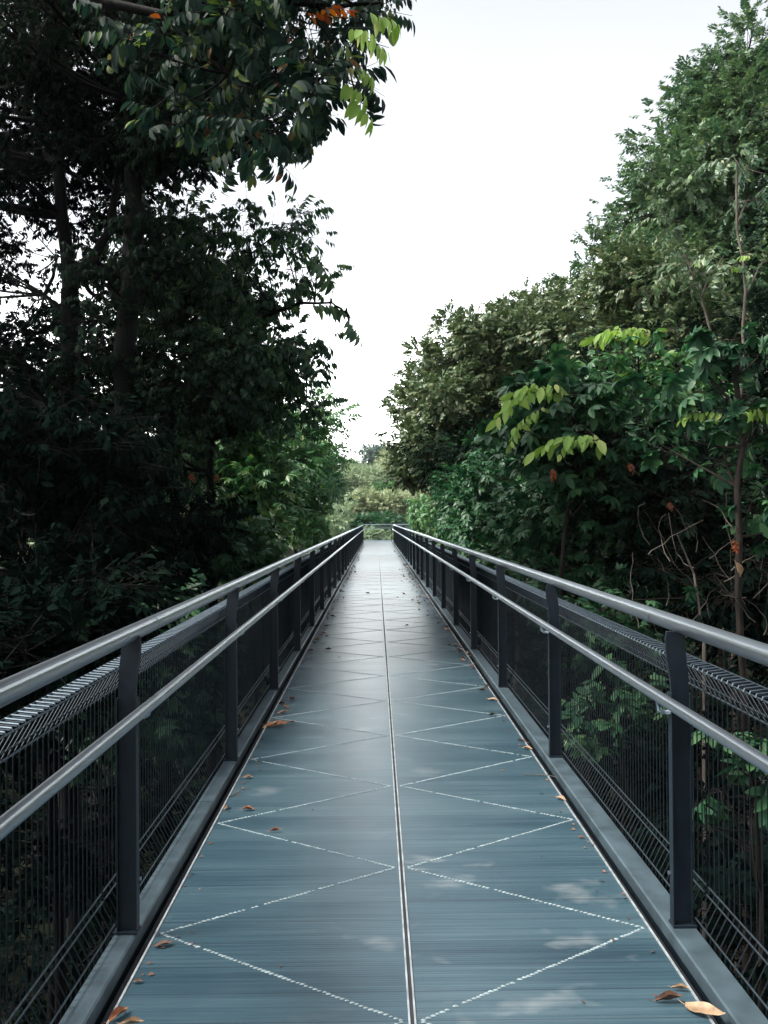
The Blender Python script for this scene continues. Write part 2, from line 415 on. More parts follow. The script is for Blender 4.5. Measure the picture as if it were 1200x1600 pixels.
def panel_mesh(length, seed=0):
    m = MB(); r = .0026
    n = int(length/.040)
    c = MB()
    for i in range(n+1):
        y = .012 + (length-.024)*i/n
        c.tube([(.0775, y+.004, .950), (.0815, y+.004, .9605), (.137, y+.004, .9665)], .0027, 4)  # rungs laid over the wires, their skylight put into the colour
        m.tube([(x, y, z) for x, z in MESH_PROF], r, 4, False)
    def hw(x, z, rr=.0032):
        c.tube([(x, .008, z), (x, length-.008, z)], rr, 5)
    for x, z in ((.126, .156), (.119, .130), (.126, .862), (.119, .888), (.0765, .008), (.0765, .047), (.080, .951), (.137, .965)):
        hw(x, z)
    return m.mesh('mesh_panel'), c.mesh('cross_wire')
POST = post_mesh(); BRK = bracket_mesh(); PANEL, CROSS = panel_mesh(PL); BOLT = bolt_mesh()
def handrail(pts, r, name, sleeves=()):
    m = MB(); m.tube(pts, r, 20); me = m.mesh(name, True)
    return me
def railing(label, n, first, side, loc, rot=0):
    """side: +1 outside is local +x"""
    root = empty('railing', loc, label, 'railing')
    root.rotation_euler = (0, 0, rot); root.scale = (1, 1, 1)
    posts = POST; panels = PANEL
    if side < 0:
        posts = POST_L; panels = PANEL_L
    for i in range(n+1):
        y = first + i*PL
        o = link('post', posts, M['paint'], root); o.location = (0, y, 0)
        b = link('rail_bracket', BRK_L if side < 0 else BRK, M['steel'], o)
        b = link('bolt', BOLT_L if side < 0 else BOLT, M['steel'], o)
        if i < n:
            p = link('mesh_panel', panels, M['wire'], root); p.location = (0, y, 0)
            link('cross_wire', CROSS_L if side < 0 else CROSS, M['wire_lit'], p)
    return root
def mirrored(me):
    m2 = me.copy(); n = len(m2.vertices); a = np.empty(n*3, np.float32); m2.vertices.foreach_get('co', a)
    a[0::3] *= -1; m2.vertices.foreach_set('co', a); m2.flip_normals(); m2.update(); return m2
POST_L = mirrored(POST); PANEL_L = mirrored(PANEL); BRK_L = mirrored(BRK); CROSS_L = mirrored(CROSS); BOLT_L = mirrored(BOLT)

PX = .972                    # inner face of the posts
NB = 27
F0 = 2.91 - 3*PL             # three posts stand behind the eye
YE = F0 + NB*PL
for side, lab in ((-1, 'dark blue grey railing with steel handrail along the left edge of the walkway'), (1, 'dark blue grey railing with steel handrail along the right edge of the walkway')):
    root = railing(lab, NB if side < 0 else NB-1, F0, side, (side*PX, 0, 0))
    ye = (YE if side < 0 else YE-PL)
    xr = side*(.018 if side < 0 else .040); zt = ZT if side > 0 else 1.092; zl = ZL if side > 0 else .842
    mt = MB(); mt.tube([(xr, F0-.3, ZT), (xr, ye-.25, ZT), (xr, ye-.06, ZT+.005), (xr, ye, ZT+.03), (xr, ye+.02, ZT+.075)] if False else [(xr, F0-.3, zt), (xr, ye+.06, zt)], .030, 24)
    hr = link('handrail', mt.mesh('handrail', True), M['steel'], root)
    sl = MB()
    for i in range(0, NB, 3):
        y = F0 + i*PL + .27
        sl.tube([(xr, y-.0012, zt), (xr, y+.0012, zt)], .0309, 24)
    link('weld_ring', sl.mesh('weld_ring', True), M['steel'], hr)
    xl = -side*(.052 if side > 0 else .064)
    ml = MB(); ml.tube([(xl, F0-.3, zl), (xl, ye+.02, zl)], .0205, 20)
    link('lower_rail', ml.mesh('lower_rail', True), M['steel'], root)
# railing across the far end, running on to the right
root = empty('railing', (0, DEND, 0), 'railing with two steel rails crossing the far end of the walkway', 'railing')
xs = np.arange(-1.02, 9.0, 2.0)
pr, prc = panel_mesh(2.0)
for i, x in enumerate(xs):
    o = link('post', POST, M['paint'], root); o.location = (x, 0, 0); o.rotation_euler = (0, 0, R(90))
    if i < len(xs)-1:
        p = link('mesh_panel', pr, M['wire'], root); p.location = (x+2.0, 0, 0); p.rotation_euler = (0, 0, R(90)); link('cross_wire', prc, M['wire_lit'], p)
mt = MB(); mt.tube([(-1.08, .05, ZT), (9.1, .05, ZT)], .030, 16); link('handrail', mt.mesh('handrail', True), M['steel'], root)
ml = MB(); ml.tube([(-1.02, -.05, ZL), (9.1, -.05, ZL)], .0205, 16); link('lower_rail', ml.mesh('lower_rail', True), M['steel'], root)
# near side of the landing after the turn
root = empty('railing', (1.0, DEND-2.1, 0), 'short railing leading off to the right past the far corner of the walkway', 'railing')
for i, x in enumerate(np.arange(.4, 8.5, 2.0)):
    o = link('post', POST_L, M['paint'], root); o.location = (x, 0, 0); o.rotation_euler = (0, 0, R(90))
    if i < 4:
        p = link('mesh_panel', pr, M['wire'], root); p.location = (x+2.0, 0, 0); p.rotation_euler = (0, 0, R(90)); link('cross_wire', prc, M['wire_lit'], p)
mt = MB(); mt.tube([(.02, -.05, ZT), (8.1, -.05, ZT)], .030, 16); link('handrail', mt.mesh('handrail', True), M['steel'], root)
ml = MB(); ml.tube([(.05, .05, ZL), (8.1, .05, ZL)], .0205, 16); link('lower_rail', ml.mesh('lower_rail', True), M['steel'], root)

# ------------------------------------------------------------------ foliage kit
def unit(v): return v / (np.linalg.norm(v, axis=-1, keepdims=True) + 1e-9)
def leaf_geo(L, Wd, detail, curl=.18, fold=.22):
    """leaf along +x, normal +z"""
    if detail == 2:
        xs_ = [0, .16, .42, .70, .90, 1.0]; ws = [0, .55, 1.0, .82, .38, 0]
        V = []; T = []
        mids = []
        for x, w_ in zip(xs_, ws):
            z = -curl*x*x*L
            mids.append(len(V)); V.append((x*L, 0, z))
            if w_ > 0:
                V.append((x*L*.98, w_*Wd/2, z + fold*w_*Wd/2)); V.append((x*L*.98, -w_*Wd/2, z + fold*w_*Wd/2))
        for i in range(len(xs_)-1):
            a, b = mids[i], mids[i+1]
            if i == 0: T += [(a, b, b+1), (a, b+2, b)]
            elif i == len(xs_)-2: T += [(a, b, a+1), (a, a+2, b)]
            else: T += [(a, b, b+1), (a, b+1, a+1), (a, b+2, b), (a, a+2, b+2)]
        return np.array(V), np.array(T)
    if detail == 1:
        V = [(0,0,0), (.45*L, Wd/2, fold*Wd/2-.04*L), (.5*L, 0, -.06*L), (.45*L, -Wd/2, fold*Wd/2-.04*L), (L, 0, -curl*L)]
        return np.array(V), np.array([(0,2,1), (0,3,2), (2,4,1), (2,3,4)])
    V = [(0,0,0), (.5*L, Wd/2, .1*Wd), (L, 0, -curl*L*.6), (.5*L, -Wd/2, .1*Wd)]
    return np.array(V), np.array([(0,2,1), (0,3,2)])

def frame(a, up):
    a = unit(a); y = unit(np.cross(up, a)); z = np.cross(a, y)
    return np.stack([a, y, z], axis=-1)          # columns

def sprig(kind, L, asp, detail, rs):
    """leaves of one twig; twig along +x, length ~ returned"""
    Vs = []; Ts = []; k = 0
    def put(p, a, up, s):
        nonlocal k
        v, t = leaf_geo(L*s, L*s*asp*rs.uniform(.85, 1.15), detail, rs.uniform(.05, .3), rs.uniform(.1, .45))
        Fm = frame(np.array(a, float), np.array(up, float)); Vs.append(v @ Fm.T + np.array(p)); Ts.append(t + k); k += len(v)
    if kind == 'droop':
        tl = L*1.5; n = 9
        for i in range(n):
            u = .15 + .85*i/(n-1); az = (1 if i % 2 else -1)*rs.uniform(.5, 1.3) if i < n-1 else 0
            d = (math.cos(az)*.55, math.sin(az)*.6, -rs.uniform(.55, 1.3))
            put((u*tl, math.copysign(.06*L, az), -.05*L - .12*tl*u*u), d, (math.cos(az), math.sin(az), .6), rs.uniform(.7, 1.08))
    elif kind == 'whorl':
        tl = L*.8; n = 8
        for i in range(n):
            az = 2*math.pi*i/n + rs.uniform(-.25, .25)
            d = (math.cos(az)*.8+.25, math.sin(az)*.9, -rs.uniform(.1, .75))
            put((tl, 0, 0), d, (.1, 0, 1), rs.uniform(.75, 1.1))
        for i in range(3):
            az = rs.uniform(-2, 2); put((tl*rs.uniform(.3, .8), 0, 0), (math.cos(az), math.sin(az), -.3), (0, 0, 1), rs.uniform(.6, .9))
    elif kind == 'row':                             # long drooping pinnate branch: curtain of hanging leaves
        tl = L*3.2; n = 23
        for i in range(n):
            u = i/(n-1); s_ = 1 if i % 2 else -1
            px_ = u*tl; pz = .12*tl*math.sin(u*2.6) - .30*tl*u*u
            d = (.35+.7*rs.uniform(-1, 1), s_*rs.uniform(.1, 1.0), -rs.uniform(.45, 1.3))
            put((px_ + .12*L*rs.uniform(-1, 1), s_*.12*L*rs.uniform(.3, 1.6), pz + .1*L*rs.uniform(-1, .6)), d, (.9*rs.uniform(-.3, 1), s_*.9, .5), rs.uniform(.5, 1.1)*(1-.3*abs(u-.5)))
    else:                                           # spray
        tl = L*2.1; n = 9
        for i in range(n):
            u = .2 + .8*i/(n-1); s_ = 1 if i % 2 else -1
            an = s_*rs.uniform(.6, 1.1) if i < n-1 else rs.uniform(-.2, .2)
            d = (math.cos(an), math.sin(an), -rs.uniform(.0, .55))
            put((u*tl, 0, -.06*tl*u*u), d, (rs.uniform(-.3,.3), rs.uniform(-.4,.4), 1), rs.uniform(.7, 1.1))
    return np.concatenate(Vs), np.concatenate(Ts), tl
_SP = {}
def sprigs(kind, detail, asp):
    key = (kind, detail, asp)
    if key not in _SP:
        rs = random.Random(hash(kind) % 1000 if False else len(_SP)*17+3)
        _SP[key] = [sprig(kind, 1.0, asp, detail, rs) for _ in range(7)]
    return _SP[key]

def scatter(pos, axes, L, kind, detail, asp, r, upj=.35):
    """put a sprig at every pos, twig pointing along axes; returns V,T and twig ends"""
    tp = sprigs(kind, detail, asp); n = len(pos)
    which = r.integers(0, len(tp), n); sc = L*r.uniform(.72, 1.2, n)
    up = np.array([0, 0, 1.0]) + r.normal(0, upj, (n, 3))
    Fm = frame(axes, up)                            # n,3,3
    Vs = []; Ts = []; k = 0
    for i, (v, t, tl) in enumerate(tp):
        idx = np.nonzero(which == i)[0]
        if len(idx) == 0: continue
        vv = np.einsum('nij,mj->nmi', Fm[idx], v) * sc[idx][:, None, None] + pos[idx][:, None, :]
        tt = t[None] + (np.arange(len(idx))*len(v))[:, None, None] + k
        Vs.append(vv.reshape(-1, 3)); Ts.append(tt.reshape(-1, 3)); k += len(idx)*len(v)
    tips = pos + Fm[:, :, 0]*(sc*tp[0][2])[:, None]
    return np.concatenate(Vs), np.concatenate(Ts), tips

def prisms(A, B, r0, r1, n=3):
    """thin straight tapered sticks from A to B"""
    d = unit(B - A); up = np.where(np.abs(d[:, 2:3]) > .9, np.array([[1., 0, 0]]), np.array([[0, 0, 1.]]))
    a = unit(np.cross(d, up)); b = np.cross(a, d); V = []
    for P, rr in ((A, r0), (B, r1)):
        for k in range(n):
            an = 2*math.pi*k/n
            V.append(P + (a*math.cos(an) + b*math.sin(an))*np.reshape(rr, (-1, 1)) if np.ndim(rr) else P + (a*math.cos(an) + b*math.sin(an))*rr)
    V = np.stack(V, 1); N = len(A); T = []
    for k in range(n):
        q = (k+1) % n; T += [(k, q, n+q), (k, n+q, n+k)]
    T = np.array(T)[None] + (np.arange(N)*2*n)[:, None, None]
    return V.reshape(-1, 3), T.reshape(-1, 3)

def bez(p0, p1, p2, n):
    t = np.linspace(0, 1, n)[:, None]
    return (1-t)**2*p0 + 2*t*(1-t)*p1 + t*t*p2

def join(parts):
    Vs = []; Ts = []; k = 0
    for v, t in parts:
        if len(v) == 0: continue
        Vs.append(v); Ts.append(t+k); k += len(v)
    return np.concatenate(Vs), np.concatenate(Ts)

def mbt(m):
    T = []
    for f in m.f:
        for i in range(1, len(f)-1): T.append((f[0], f[i], f[i+1]))
    return np.array(m.v), np.array(T)

def tree(name, label, cat, base, stems, boughs, leaf, L, kind='spray', detail=1, asp=.45, bark='bark_dark', group=None,
         clump=.32, per=9, seed=1, trunk_r=.12, extra=None, twigs=True, hollow=.45, stem_free=False):
    """base: ground point; stems: list of polylines (world points, radius) starting anywhere;
    boughs: list of (centre, (rx,ry,rz), n_sprigs)"""
    r = np.random.default_rng(seed)
    base = np.array(base, float)
    root = empty(name, tuple(base), label, cat, group)
    tm = MB(); pts_all = []
    for pts, rad in stems:
        pts = [np.array(p, float) for p in pts]
        # refine with slight wander
        q = []
        for i in range(len(pts)-1):
            seg = np.linalg.norm(pts[i+1]-pts[i]); m = max(2, int(seg/.5))
            for j in range(m):
                u = j/m; q.append(pts[i]*(1-u)+pts[i+1]*u + (r.normal(0, .03, 3)*min(1, seg) if (i or j) else 0))
        q.append(pts[-1]); q = np.array(q)
        rr = np.linspace(rad[0], rad[1], len(q))
        tm.tube(q - base, list(rr), 9)
        for p, x in zip(q, rr): pts_all.append((p, x))
    trunk = link('trunk', tm.mesh('trunk', True), M[bark], root)
    PA = np.array([p for p, _ in pts_all]); PR = np.array([x for _, x in pts_all])
    bm_ = MB(); leafparts = []; tw = []
    for bi, (c, rad, n) in enumerate(boughs):
        c = np.array(c, float); rad = np.array(rad, float)
        if c[2] < 2.6 and abs(c[0]) < 1.45+rad[0] and c[1] < 58: c[0] = math.copysign(1.45+rad[0]*.9, c[0])
        # limb from the nearest lower part of the trunk
        dd = np.linalg.norm((PA - c)*np.array([1, 1, .8]), axis=1) + np.where(PA[:, 2] > c[2]-.1, 1.5, 0)
        j = int(np.argmin(dd)); p0 = PA[j]; rl = min(PR[j]*.6, .012 + .02*np.linalg.norm(p0-c)**.8, .06)
        mid = (p0 + c)/2 + np.array([0, 0, -.12*np.linalg.norm(p0-c)]) + r.normal(0, .06, 3)*np.linalg.norm(p0-c)
        cv = bez(p0, mid, c, 8); bm_.tube(cv - base, list(np.linspace(rl, rl*.35, 8)), 6)
        nc = max(3, int(n/per)); u = unit(r.normal(0, 1, (nc, 3))); rr = (hollow + (1-hollow)*r.random((nc, 1)))
        cc = c + u*rr*rad
        # twigs from the limb end to each clump
        st = cv[r.integers(4, 8, nc)]
        v, t = prisms(st, cc, rl*.32, rl*.14, 4); tw.append((v - base, t))
        which = r.integers(0, nc, n)
        pos = cc[which] + r.normal(0, 1, (n, 3))*rad.mean()*clump*np.array([1, 1, .6])
        ax = unit(unit(pos - c)*.9 + unit(pos - cc[which])*.6 + r.normal(0, .35, (n, 3)) + np.array([0, 0, -.05]))
        end = pos + ax*L*1.6; lim = 1.22 + L*.5
        ok = ~(((np.abs(end[:, 0]) < lim) | (np.abs(pos[:, 0]) < lim)) & (pos[:, 2] < 2.3) & (pos[:, 1] < 58))
        pos = pos[ok]; ax = ax[ok]; which = which[ok]; n = len(pos)
        if n == 0: continue
        v, t, tips = scatter(pos, ax, L, kind, detail, asp, r); leafparts.append((v - base, t))
        if twigs:
            v, t = prisms(cc[which], pos, L*.035, L*.025); tw.append((v - base, t))
            v, t = prisms(pos, tips, L*.025, L*.012); tw.append((v - base, t))
    V, T = join([mbt(bm_)] + tw)
    link('branches', tri_mesh('branches', V, T, M[bark]), None, root)
    V, T = join(leafparts)
    link('crown', tri_mesh('crown', V, T, M[leaf]), None, root)
    if extra:
        for nm, mt_, (ps, axs, L2, kd, dt, as2) in extra:
            for p, a in zip(ps, axs):
                P0 = np.array([p], float)
                v, t, tips = scatter(P0, unit(np.array([a], float)), L2, kd, dt, as2, r, .12)
                yl = link(nm, tri_mesh(nm, v - base, t, M[mt_]), None, root)
                v, t = prisms(P0, tips, L2*.03, L2*.015, 4)
                # a stalk carries the flush back to the nearest stem
                pa = PA[int(np.argmin(np.linalg.norm(PA - P0[0], axis=1)))]; mm = (pa+P0[0])/2 + np.array([0, 0, .15])
                cvs = bez(pa, mm, P0[0], 8); b2, b3 = prisms(cvs[:-1] - base, cvs[1:] - base, L2*.05, L2*.045, 5); v, t = join([(v - base, t), (b2, b3)])
                link('stalk', tri_mesh('stalk', v, t, M[bark]), None, root)
    return root

def fill(envs, seed, jit=.8):
    """envs: (px,py,rpx,rpy,D,depth,n_boughs,bough_px,sprigs) -> boughs spread in an ellipsoid envelope"""
    r = np.random.default_rng(seed); out = []
    for (px, py, rx, ry, D, dep, nb, bpx, ns) in envs:
        k = F/D
        for i in range(nb):
            u = unit(r.normal(0, 1, 3)); rr = r.random()**.42
            y = D + u[1]*rr*dep
            c = W(px + u[0]*rr*rx, py - u[2]*rr*ry, D); c[1] = y
            b = bpx/k*r.uniform(.75, 1.3)
            out.append((c, (b*1.15, b*1.15, b*.72), int(ns*r.uniform(.8, 1.25))))
    return out

def G(px, D):
    x = CX + (px - VX)/F*D; return np.array([x, D, float(ground_z(np.array(x), np.array(D)))])

def dry_leaf(L, Wd, curl, twist, seed):
    r = random.Random(seed); nx, ny = 8, 5; V = []; Fc = []
    for i in range(nx):
        u = i/(nx-1); w_ = math.sin(math.pi*min(1, u*.93+.07))**.8*(1-.25*u)
        for j in range(ny):
            s_ = (j/(ny-1)-.5)*2
            y = s_*Wd/2*w_; z = curl*abs(s_)**1.6*w_*Wd*.55 + twist*u*u*L*.4 + .003*math.sin(9*u+3*s_)+r.uniform(-.001,.001) + .002
            V.append(((u-.5)*L, y*(1-.25*curl*abs(s_)), max(.0015, z)))
    for i in range(nx-1):
        for j in range(ny-1):
            a = i*ny+j; Fc.append((a, a+ny, a+ny+1, a+1))
    m = MB(); m.v = V; m.f = Fc
    m.tube([(-.5*L, 0, .003), (-.62*L, .004, .004), (-.74*L, .012, .003)], [.0014, .0011, .0008], 4)
    return m.mesh('fallen_leaf', True)
# ------------------------------------------------------------------ LEFT SIDE
def left_side():
    # forked dark tree
    g = G(120, 9.2); D = 9.2
    tree('broadleaf_tree', 'tall dark tree at the far left whose trunk forks against the white sky', 'tree', g,
         [([g, W(112, 900, D), W(112, 640, D), W(112, 450, D)], (.14, .10)),
          ([W(112, 452, D), W(98, 340, D), W(94, 180, D+.2), W(80, -60, D+.3)], (.085, .04)),
          ([W(112, 452, D), W(150, 400, D+.1), W(172, 355, D+.1), W(190, 240, D+.2)], (.07, .035)),
          ([W(105, 490, D), W(75, 460, D), W(92, 400, D)], (.035, .015))],
         fill([(40, 80, 240, 260, 9.4, 1.6, 22, 62, 56), (60, 290, 220, 150, 9.2, 1.5, 18, 50, 60), (20, 600, 180, 120, 9.2, 1.4, 14, 60, 60), (120, 550, 180, 80, 9.8, 1.0, 8, 50, 44),
               (-320, 100, 260, 420, 9.2, 2.2, 18, 90, 110), (120, -260, 320, 200, 9.4, 2.4, 16, 80, 110),
               (140, 170, 200, 200, 10.8, .8, 26, 50, 60), (90, 420, 150, 60, 10.6, .8, 8, 44, 44)], 11),
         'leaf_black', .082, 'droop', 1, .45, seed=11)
    g = G(205, 8.6); D = 8.6
    tree('broadleaf_tree', 'dark tree with a thick upright trunk splitting in two, just right of the forked tree', 'tree', g,
         [([g, W(200, 900, D), W(196, 560, D), W(205, 380, D), W(213, 262, D)], (.15, .105)),
          ([W(213, 265, D), W(206, 150, D), W(196, -60, D)], (.06, .035)),
          ([W(213, 262, D), W(232, 190, D), W(240, 60, D)], (.05, .03)),
          ([W(218, 290, D), W(262, 268, D), W(310, 246, D), W(370, 220, D-.3)], (.032, .018))],
         fill([(200, 60, 190, 190, 8.8, 1.5, 30, 58, 84), (320, 130, 120, 110, 8.3, 1.1, 18, 52, 76), (330, 40, 130, 90, 8.3, 1.2, 20, 52, 84), (230, 400, 110, 110, 9.0, 1.2, 8, 46, 38), (180, 620, 170, 100, 8.8, 1.0, 11, 55, 54), (150, -230, 260, 180, 8.6, 2, 14, 80, 110)], 12),
         'leaf_dark', .088, 'droop', 1, .46, seed=12)
    # overhanging big leaves at the top
    D = 5.6; g = G(-150, 6.4)
    pos = []; ax = []
    r = np.random.default_rng(5)
    bo = []
    for (px, py, rp, n) in [(600, 20, 34, 7), (560, 60, 38, 9), (500, 40, 45, 13), (565, 130, 30, 7), (520, 140, 42, 11), (450, 100, 50, 16), (400, 40, 55, 18), (470, 190, 38, 10),
                            (420, 200, 42, 12), (370, 150, 52, 15), (330, 60, 60, 18), (480, -40, 80, 22), (360, -50, 80, 22), (440, 245, 26, 5), (585, -30, 40, 9), (375, 240, 28, 4), (300, 170, 45, 9), (260, 90, 50, 12)]:
        Dd = D + r.uniform(-.5, .6); c = W(px-14, py-12, Dd); b = rp*Dd/F
        bo.append((c, (b, b*1.5, b*.75), n))
    tree('broadleaf_tree', 'tree with broad hanging leaves across the top, some red and lime at its tip', 'tree', g,
         [([g, W(-150, 900, 6.4), W(-160, 300, 6.3), W(-110, -60, 6.1), W(0, -260, 6)], (.12, .06)),
          ([W(-110, -60, 6.1), W(260, 20, 5.9), W(400, -10, 5.7), W(520, 10, 5.6), W(600, 0, 5.5)], (.045, .010)),
          ([W(260, 20, 5.9), W(360, 110, 5.7), W(460, 150, 5.6), W(540, 100, 5.5)], (.025, .008))],
         [(c_, r_, int(n_*1.7)) for c_, r_, n_ in bo], 'leaf_big', .118, 'droop', 2, .42, seed=13, clump=.42, per=4,
         extra=[('young_leaf', 'leaf_lime', ([W(560, 95, 5.2), W(578, 60, 5.2), W(545, 125, 5.1), W(560, 150, 5.1), W(580, 15, 5.3), W(552, 40, 5.0)], [(.8, -.3, -.6), (.9, -.2, -.4), (.7, -.4, -.5), (.6, -.4, -.7), (1, 0, -.2), (.7, -.5, -.3)], .12, 'droop', 2, .42)),
                ('dying_leaf', 'leaf_rust', ([W(480, 20, 5.2), W(505, 8, 5.2)], [(1, -.3, -.1), (1, .2, .1)], 0.09, 'spray', 2, .45))])
    # second tree with leaves reaching to the gap
    D = 10.5; g = G(330, 11)
    bo = fill([(370, 420, 125, 95, 10.8, 1.5, 18, 48, 52), (330, 570, 150, 90, 10.8, 1.6, 18, 48, 62), (430, 600, 75, 90, 10.2, 1.2, 12, 40, 36), (270, 480, 100, 130, 11.2, 1.4, 13, 48, 56), (250, 680, 110, 60, 11.2, 1.5, 9, 46, 60)], 21)
    for (px, py, rp, n) in [(470, 380, 26, 11), (490, 430, 24, 9), (440, 350, 30, 14), (500, 560, 22, 7), (490, 600, 22, 8), (400, 325, 32, 14), (350, 340, 34, 15), (470, 640, 26, 9), (505, 530, 16, 4), (455, 300, 10, 0)]:
        if n: bo.append((W(px-10, py, 9.6), (rp*9.6/F,)*3, n))
    tree('broadleaf_tree', 'leafy dark green tree in the middle left with one sprig reaching out over the walkway', 'tree', g,
         [([g, W(330, 800, 11), W(325, 560, 11), W(350, 420, 10.8)], (.12, .03)),
          ([W(328, 600, 11), W(400, 500, 10.4), W(470, 470, 9.8), W(520, 470, 9.4), W(562, 510, 9.3)], (.035, .004)),
          ([W(328, 560, 11), W(410, 560, 10.3), W(480, 600, 9.8)], (.03, .006))],
         bo, 'leaf_mid', .12, 'droop', 1, .44, seed=14, per=6,
         extra=[('leaf_spray', 'leaf_tall', ([W(485, 474, 9.4), W(518, 478, 9.4), W(545, 495, 9.3), W(500, 405, 9.5), W(485, 560, 9.4)], [(.9, 0, .1), (1, 0, -.1), (.7, .1, -.8), (.6, 0, -.7), (.5, 0, -.8)], .20, 'droop', 2, .36)),
                ('dying_leaf', 'leaf_rust', ([W(300, 735, 9.3), W(338, 738, 9.2), W(275, 880, 8.6)], [(.3, -.5, -.8), (.2, -.4, -.9), (.2, -.4, -.9)], 0.055, 'spray', 2, .5))])
    # dense shrubs and small trees along the rail
    specs = [
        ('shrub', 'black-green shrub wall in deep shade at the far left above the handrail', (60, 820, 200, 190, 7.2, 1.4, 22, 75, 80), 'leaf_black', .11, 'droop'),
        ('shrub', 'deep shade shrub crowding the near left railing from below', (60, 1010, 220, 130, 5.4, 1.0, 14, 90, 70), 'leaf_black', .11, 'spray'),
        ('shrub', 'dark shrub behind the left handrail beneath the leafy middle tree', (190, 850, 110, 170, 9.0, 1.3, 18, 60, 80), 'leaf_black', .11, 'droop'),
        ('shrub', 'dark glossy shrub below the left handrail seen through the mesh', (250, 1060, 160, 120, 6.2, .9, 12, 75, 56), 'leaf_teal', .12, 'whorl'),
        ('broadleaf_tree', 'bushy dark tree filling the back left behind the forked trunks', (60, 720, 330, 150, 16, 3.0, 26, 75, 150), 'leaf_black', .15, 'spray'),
        ('shrub', 'glossy mid green shrub with layered leaves left of the far walkway', (385, 740, 120, 95, 14, 1.8, 26, 42, 60), 'leaf_green', .16, 'whorl'),
        ('shrub', 'low bright shrub with large leaves just over the left handrail', (385, 845, 70, 50, 11.5, 1.1, 10, 34, 34), 'leaf_green', .17, 'whorl'),
        ('shrub', 'mid green shrub between the layered shrub and the low bright shrub', (320, 840, 80, 60, 11, 1.2, 12, 40, 46), 'leaf_teal', .13, 'whorl'),
        ('broadleaf_tree', 'green tree further along the left side, reaching towards the gap', (455, 700, 60, 80, 21, 2.6, 18, 34, 80), 'leaf_green', .16, 'spray'),
        ('broadleaf_tree', 'small-leaved grey green tree at the left edge of the sky gap', (495, 735, 36, 66, 30, 3.5, 20, 20, 70), 'leaf_teal', .15, 'spray'),
        ('shrub', 'green shrub next to the left railing halfway down the walkway', (480, 810, 42, 36, 22, 2.2, 14, 22, 54), 'leaf_green', .17, 'whorl'),
        ('shrub', 'pale green shrub at the far left end of the walkway', (520, 800, 22, 28, 40, 3.5, 14, 13, 54), 'leaf_hill', .18, 'spray'),
        ('broadleaf_tree', 'tree with a rounded crown at the end of the left tree line', (505, 770, 26, 46, 46, 4, 16, 15, 80), 'leaf_teal', .2, 'spray'),
    ]
    for i, (nm, lab, env, lf, L, kd) in enumerate(specs):
        px, py, D = env[0], env[1], env[4]; g = G(px, D)
        top = W(px, py-20, D)
        tree(nm, lab, 'shrub' if nm == 'shrub' else 'tree', g, [([g, (g+top)/2+np.array([.15,.1,0]), top], (.07 if nm == 'shrub' else .14, .02))],
             fill([env], 30+i), lf, L, kd, 1, .46, seed=40+i, per=7, twigs=env[4] < 17)
left_side()

